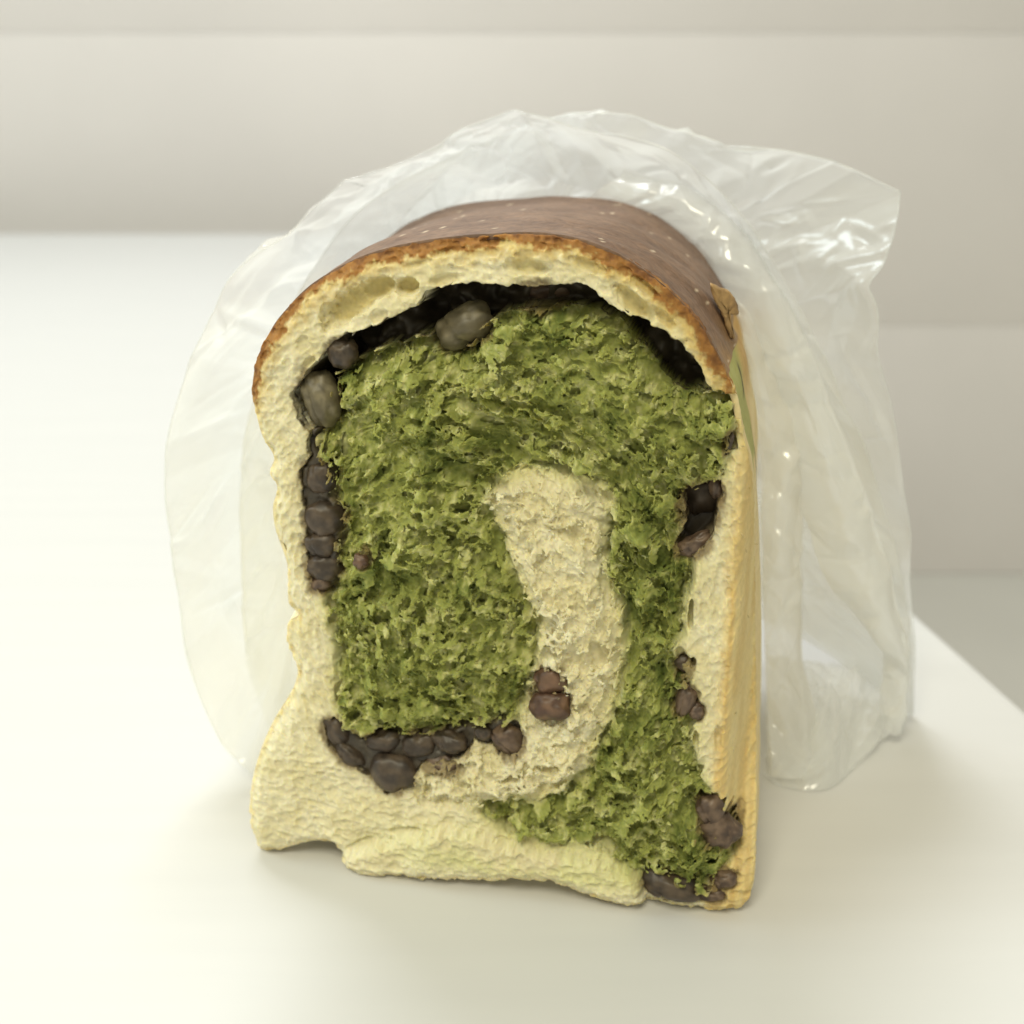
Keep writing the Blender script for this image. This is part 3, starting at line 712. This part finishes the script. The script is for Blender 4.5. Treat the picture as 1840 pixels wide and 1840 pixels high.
# ---------------------------------------------------------------- beans
import bmesh
def bean_mesh(seed, crack):
    bm = bmesh.new(); bmesh.ops.create_icosphere(bm, subdivisions=4, radius=1)
    co = np.array([v.co[:] for v in bm.verts])
    x, y, z = co.T
    k = 1 - 0.16 * np.exp(-((x - 0.1) ** 2 * 3 + (z - 1) ** 2 * 4))                       # kidney notch
    k = k + 0.22 * fbm(x * 1.6 + seed, z * 1.6 + y, seed, 3) + 0.035 * fbm(x * 6 + seed, z * 6 - y * 3, seed + 5, 3)
    k = k + 0.02 * ridged(x * 4 + y * 2 + seed, z * 1.2, seed + 9, 2)
    if crack:
        k = k - 0.20 * np.exp(-((x + 0.35 + 0.22 * z + 0.07 * fbm(z * 3 + seed, y * 2, seed, 2)) / 0.07) ** 2)
    co = co * k[:, None]
    n = fbm(x * 2.5 + seed * 3, z * 2.5 + y, seed + 20, 4) * .5 + .5
    co = np.sign(co) * np.abs(co) ** 0.92
    F = np.array([[v.index for v in f.verts] for f in bm.faces]); bm.free()
    return co, F, n
for i, (px, py, a, b, ang, kind, crack, dep) in enumerate(BEANS):
    c = face_uw(px, py); co, F, n = bean_mesh(400 + i * 13, crack)
    jx = rng.rand(4); a *= 1.0 + .22 * jx[0]; b *= 1.0 + .22 * jx[1]; px_ = (jx[2] - .5) * 6 * (kind == 'd'); c = c + np.array([px_, (jx[3] - .5) * 6 * (kind == 'd')]) * SQ; ang += 20 * (jx[3] - .5); dep += 0.5 if kind != 'r' else -.2
    ca, sa = math.cos(R(ang)), math.sin(R(ang))
    iu = int(np.clip((c[0] - u0) / STEP, 0, nu - 1)); iw = int(np.clip((c[1] - w0) / STEP, 0, nw - 1))
    rad = math.sqrt(a * b) * SQ
    dloc = dep * 0.001 - 0.0005 + macro(c[0], c[1], -0.01) + rad * 0.70 - 0.0006
    x = co[:, 0] * a * SQ; z = co[:, 2] * b * SQ; y = co[:, 1] * min(rad, 1.6 * min(a, b) * SQ) * 0.8
    P = np.stack([c[0] + x * ca - z * sa, dloc + y, c[1] + x * sa + z * ca], -1)
    P[:, 2] = np.maximum(P[:, 2], 0.0015)
    base = {'g': (C(.105, .088, .050), C(.20, .17, .10)), 'd': (C(.036, .025, .016), C(.085, .060, .038)), 'b': (C(.065, .040, .026), C(.15, .10, .065)), 'r': (C(.070, .036, .022), C(.15, .085, .05))}[kind]
    colb = mixc(base[0] * np.ones((len(n), 1)), base[1] * np.ones((len(n), 1)), sstep(.3, .7, n))
    mesh_obj('red_bean', P, F, M_bean, root, True, colb)
#BAG
# ---------------------------------------------------------------- crumbs and torn wisps on the face
def shreds(name, ids, n, parent, cfun, s_):
    r_ = np.random.RandomState(s_); v = []; f = []; c = []
    for y in ids[r_.randint(0, len(ids), n)]:
        p = VV[y]; L = 0.0004 + 0.0009 * r_.rand() ** 2; wd = 0.00006 + 0.00010 * r_.rand()
        a = r_.rand() * 6.283; lift = 0.1 + 0.6 * r_.rand()
        d = np.array([math.cos(a), -lift, math.sin(a)]); d /= np.linalg.norm(d)
        sd = np.array([-math.sin(a), 0.4 * (r_.rand() - .5), math.cos(a)])
        b = len(v); cc = cfun(CC[y], r_)
        p0 = p + np.array([0, 0.0001, 0]); p1_ = p0 + d * L * .55; p2_ = p0 + d * L + np.array([0, 0.0003 * r_.randn(), -0.0002])
        up_ = np.cross(d, sd) * wd * .6
        v += [p0 - sd * wd, p0 + sd * wd, p1_ - sd * wd * 1.1, p1_ + sd * wd * .9, p1_ + up_, p2_]
        f += [(b, b + 1, b + 3), (b, b + 3, b + 2), (b + 2, b + 3, b + 4), (b + 2, b + 4, b + 5), (b + 4, b + 3, b + 5), (b + 3, b + 2, b + 5)]
        c += [cc] * 6
    o = mesh_obj(name, np.array(v), np.array(f), M_crumb, parent, False, np.array(c)); o['kind'] = 'stuff'; return o
shreds('crumb_shreds', CRUMB[1], 450, root, lambda c, r_: c * (1.05 + .3 * r_.rand()), 1)
shreds('crumb_shreds', CRUMB[0], 300, root, lambda c, r_: c * 1.05, 2)

# ---------------------------------------------------------------- plastic bag
def folds(s, t, seed, n, amp, bias, span):
    """sharp creases: the film is bent along many straight lines"""
    r_ = np.random.RandomState(seed); h = np.zeros_like(s)
    for i in range(n):
        a = bias + r_.randn() * 0.55 if r_.rand() < .7 else r_.rand() * math.pi
        nx, ny = -math.sin(a), math.cos(a)
        cx, cy = r_.rand() * span[0], r_.rand() * span[1]
        q = (s - cx) * nx + (t - cy) * ny
        along = (s - cx) * math.cos(a) + (t - cy) * math.sin(a)
        L = 0.012 + 0.05 * r_.rand(); wd = 0.003 + 0.010 * r_.rand()
        h += amp * (r_.rand() * 2 - 1) * np.clip(1 - np.abs(q) / wd, 0, 1) * np.exp(-(along / L) ** 2) * (wd / .008)
    for i in range(int(n * 3.0)):
        a = bias + r_.randn() * 0.8; nx, ny = -math.sin(a), math.cos(a)
        cx, cy = r_.rand() * span[0], r_.rand() * span[1]
        q = (s - cx) * nx + (t - cy) * ny; along = (s - cx) * math.cos(a) + (t - cy) * math.sin(a)
        L = 0.003 + 0.012 * r_.rand() ** 2; wd = 0.0008 + 0.0022 * r_.rand()
        h += amp * 0.75 * (r_.rand() * 2 - 1) * np.clip(1 - np.abs(q) / wd, 0, 1) * np.exp(-(along / L) ** 2) * (wd / .0025)
    return h

bag_root = bpy.data.objects.new('plastic_bag', None); COL.objects.link(bag_root); bag_root.location = (0.0, 0.27, 0.0)
tag(bag_root, 'crumpled milky clear plastic bag pulled back behind the torn loaf', 'bag')
ORG = np.array([0.0, 0.27, 0.0])
def loc2w(u, d, w): return LOC + eu * u + ed * d + np.array([0, 0, w])

def sheet(name, A, B, mid, nA, nB, seed, amp, nf, bias=math.pi / 2, mat=None, wave=0.0, wfreq=30):
    """film spanned between border A and border B, bulged by mid, pleated and creased"""
    m = nA
    def resample(P, m):
        P = catmull(P, 12, False); L = np.concatenate([[0], np.cumsum(np.linalg.norm(np.diff(P, axis=0), axis=1))])
        q = np.linspace(0, L[-1], m); return np.stack([np.interp(q, L, P[:, k]) for k in range(3)], -1), L[-1]
    a, la = resample(A, m); b, lb = resample(B, m)
    t = np.linspace(0, 1, nB)[:, None, None]
    S = a[None] * (1 - t) + b[None] * t
    tt = np.linspace(0, 1, nB)[:, None]
    S = S + (np.sin(math.pi * t) * np.asarray(mid)[None, None, :] if np.ndim(mid) == 1 else np.sin(math.pi * t) * mid(a)[None])
    gu = np.gradient(S, axis=1); gt_ = np.gradient(S, axis=0)
    N = np.cross(gu, gt_); N /= (np.linalg.norm(N, axis=2, keepdims=True) + 1e-12)
    width = float(np.mean(np.linalg.norm(a - b, axis=1)))
    ss = np.linspace(0, la, m)[None, :] * np.ones((nB, 1)); ts = tt * width * np.ones((1, m))
    h = folds(ss, ts, seed, nf, amp, bias, (la, width))
    if wave:
        wv = fbm(ss * wfreq * 3, ts * 6 + seed, seed, 3)
        h = h + wave * wv
    e = np.clip(tt / .03, 0, 1) ** .5
    S = S + N * (h * (0.35 + .65 * e))[..., None]
    S[..., 2] = np.maximum(S[..., 2], 0.0008)
    i = np.arange(nB - 1)[:, None] * m + np.arange(m - 1)[None, :]
    F = np.stack([i, i + 1, i + m + 1, i + m], -1).reshape(-1, 4)
    o = mesh_obj(name, S.reshape(-1, 3) - ORG, F, mat or M_bag, bag_root, True)
    return S[0], o

def rim_tube(line, rad, name='rim'):
    P = line[::2]; v = []; f = []
    T = np.gradient(P, axis=0); T /= np.linalg.norm(T, axis=1, keepdims=True) + 1e-12
    a = np.cross(T, [0, 1, 0.001]); a /= np.linalg.norm(a, axis=1, keepdims=True) + 1e-12; b = np.cross(T, a)
    for k in range(6):
        v.append(P + rad * (math.cos(k * math.pi / 3) * a + math.sin(k * math.pi / 3) * b))
    V_ = np.stack(v, 1); n = len(P)
    V_[..., 2] = np.maximum(V_[..., 2], 0.0006)
    for i in range(n - 1):
        for k in range(6):
            f.append((i * 6 + k, i * 6 + (k + 1) % 6, (i + 1) * 6 + (k + 1) % 6, (i + 1) * 6 + k))
    mesh_obj(name, V_.reshape(-1, 3) - ORG, np.array(f), M_rim, bag_root, True)
M_rim = bag_mat('bag edge film', 0.5)

def ring(pts): return np.array([at_depth(*p) for p in pts])
A_rim = ring([(470, 1412, .243), (400, 1335, .247), (358, 1250, .25), (330, 1130, .252), (312, 1000, .255), (297, 840, .26), (330, 690, .262), (385, 560, .265), (430, 490, .268), (525, 415, .272), (612, 330, .28), (624, 322, .28), (695, 301, .285), (705, 297, .285),
              (770, 268, .29), (830, 232, .30), (840, 226, .30), (918, 199, .305), (928, 198, .305), (985, 214, .30), (1060, 235, .295), (1130, 245, .29), (1210, 275, .285), (1300, 350, .28), (1370, 440, .275), (1440, 560, .272), (1510, 710, .27), (1570, 860, .268), (1612, 1000, .268), (1636, 1150, .27), (1638, 1292, .275)])
uc = P_out[:, 0].mean()
def back_ring(k, d, sc_u, sc_w, lift=0.0):
    a = np.linspace(math.pi * 1.12, -math.pi * .12, k)
    return np.array([loc2w(uc + .055 * sc_u * math.cos(q) , d, max(0.001, .055 + lift + (.088 * sc_w) * math.sin(q))) for q in a])
s1, _ = sheet('bag_wall', A_rim, back_ring(27, .115, 1.12, 1.03), (0, 0, 0.004), 620, 110, 5, 0.0021, 90, math.pi / 2, wave=.0014, wfreq=12)
rim_tube(s1, 0.00016)
B_rim = ring([(500, 1340, .262), (452, 1220, .265), (436, 1000, .27), (434, 850, .275), (462, 700, .28), (520, 560, .285), (600, 430, .29), (700, 335, .295), (800, 280, .30), (880, 250, .31), (960, 222, .315), (1040, 207, .318), (1130, 208, .315), (1200, 233, .31), (1295, 259, .305), (1303, 264, .305),
              (1370, 265, .30), (1495, 291, .295), (1505, 295, .295), (1606, 340, .286), (1617, 345, .285), (1616, 356, .285), (1610, 400, .283), (1590, 470, .282), (1566, 508, .282), (1564, 516, .282), (1580, 560, .28), (1578, 640, .279), (1600, 730, .278), (1622, 860, .277), (1637, 1000, .277), (1643, 1150, .278), (1641, 1288, .281)])
s2, _ = sheet('bag_back_wall', B_rim, back_ring(28, .135, 1.0, .95), (0.002, 0, 0.002), 640, 100, 9, 0.0023, 100, math.pi / 2, wave=.0014, wfreq=10)
rim_tube(s2, 0.00016)
# folded band that hangs from the dome down to the right
C1 = ring([(1120, 300, .30), (1250, 345, .29), (1360, 450, .282), (1450, 620, .276), (1520, 790, .272), (1580, 960, .27), (1620, 1110, .27), (1632, 1230, .272), (1600, 1300, .272)])
C2 = ring([(1030, 372, .315), (1150, 405, .30), (1270, 500, .29), (1350, 650, .283), (1405, 830, .278), (1470, 980, .275), (1545, 1100, .273), (1602, 1190, .273), (1585, 1290, .273)])
s3, _ = sheet('bag_fold', C1, C2, (0, -.006, 0), 380, 70, 21, 0.0014, 40, 0.0, mat=M_fold, wave=.0)
# pleats beside the loaf
D1 = ring([(1240, 470, .285), (1310, 560, .28), (1345, 700, .275), (1368, 850, .272), (1372, 1000, .268), (1375, 1150, .262), (1380, 1300, .255), (1382, 1395, .248)])
D2 = ring([(1300, 450, .29), (1385, 580, .285), (1425, 720, .28), (1432, 850, .277), (1425, 1000, .272), (1440, 1150, .268), (1475, 1290, .262), (1500, 1370, .255)])
s4, _ = sheet('bag_fold', D1, D2, (0, -.004, 0), 300, 60, 25, 0.0015, 40, 0.0, mat=M_fold, wave=.0012, wfreq=8)
# slack film lying on the table beside the loaf
E1 = ring([(1375, 1330, .250), (1400, 1420, .245), (1480, 1440, .243), (1540, 1380, .255), (1590, 1310, .272)])
E2 = ring([(1380, 1180, .285), (1440, 1190, .29), (1500, 1200, .295), (1560, 1210, .295), (1615, 1225, .29)])
for P_ in (E1,): P_[:, 2] = 0.001
s5, _ = sheet('bag_skirt', E1, E2, (0, 0, 0.004), 260, 80, 33, 0.0014, 50, 1.2, wave=.0007, wfreq=25)

# torn lip of crust on the loaf's right shoulder
def crust_lip():
    pts = [(1308 + (x_ - 1308) * .8 - 3, 562 + (y_ - 562) * .85 - 4) for x_, y_ in [(1272, 505), (1292, 514), (1312, 520), (1327, 538), (1336, 562), (1333, 571), (1323, 560), (1320, 585), (1327, 612), (1326, 622), (1314, 614), (1306, 590), (1296, 566), (1282, 540)]]
    P = catmull(np.array([at_depth(x, y, .228 + .004 * ((x - 1280) / 60)) for x, y in pts]), 4)
    Lp = []
    for p in P:
        q = p - LOC; Lp.append((q @ eu, q @ ed, q[2]))
    Lp = np.array(Lp); n = len(Lp); c = Lp.mean(0)
    rings = []
    for k, (sc_, dy) in enumerate([(0.0, -.0008), (.5, -.0011), (.9, -.0009), (1.0, -.0002), (1.0, .0010), (.9, .0020), (.5, .006), (0.0, .010)]):
        rings.append(c + (Lp - c) * sc_ + np.array([0, dy, 0]) + rng.randn(n, 3) * .00008)
    V_ = np.concatenate(rings); F = []
    for k in range(len(rings) - 1):
        for i in range(n): F.append((k * n + i, k * n + (i + 1) % n, (k + 1) * n + (i + 1) % n, (k + 1) * n + i))
    nn = fbm(V_[:, 0] * 300, V_[:, 2] * 300, 777, 3) * .5 + .5
    mesh_obj('crust_lip', V_, np.array(F), M_crust, root, True, mixc(C(.22, .13, .06) * np.ones((len(V_), 1)), C(.45, .29, .12) * np.ones((len(V_), 1)), nn))
crust_lip()
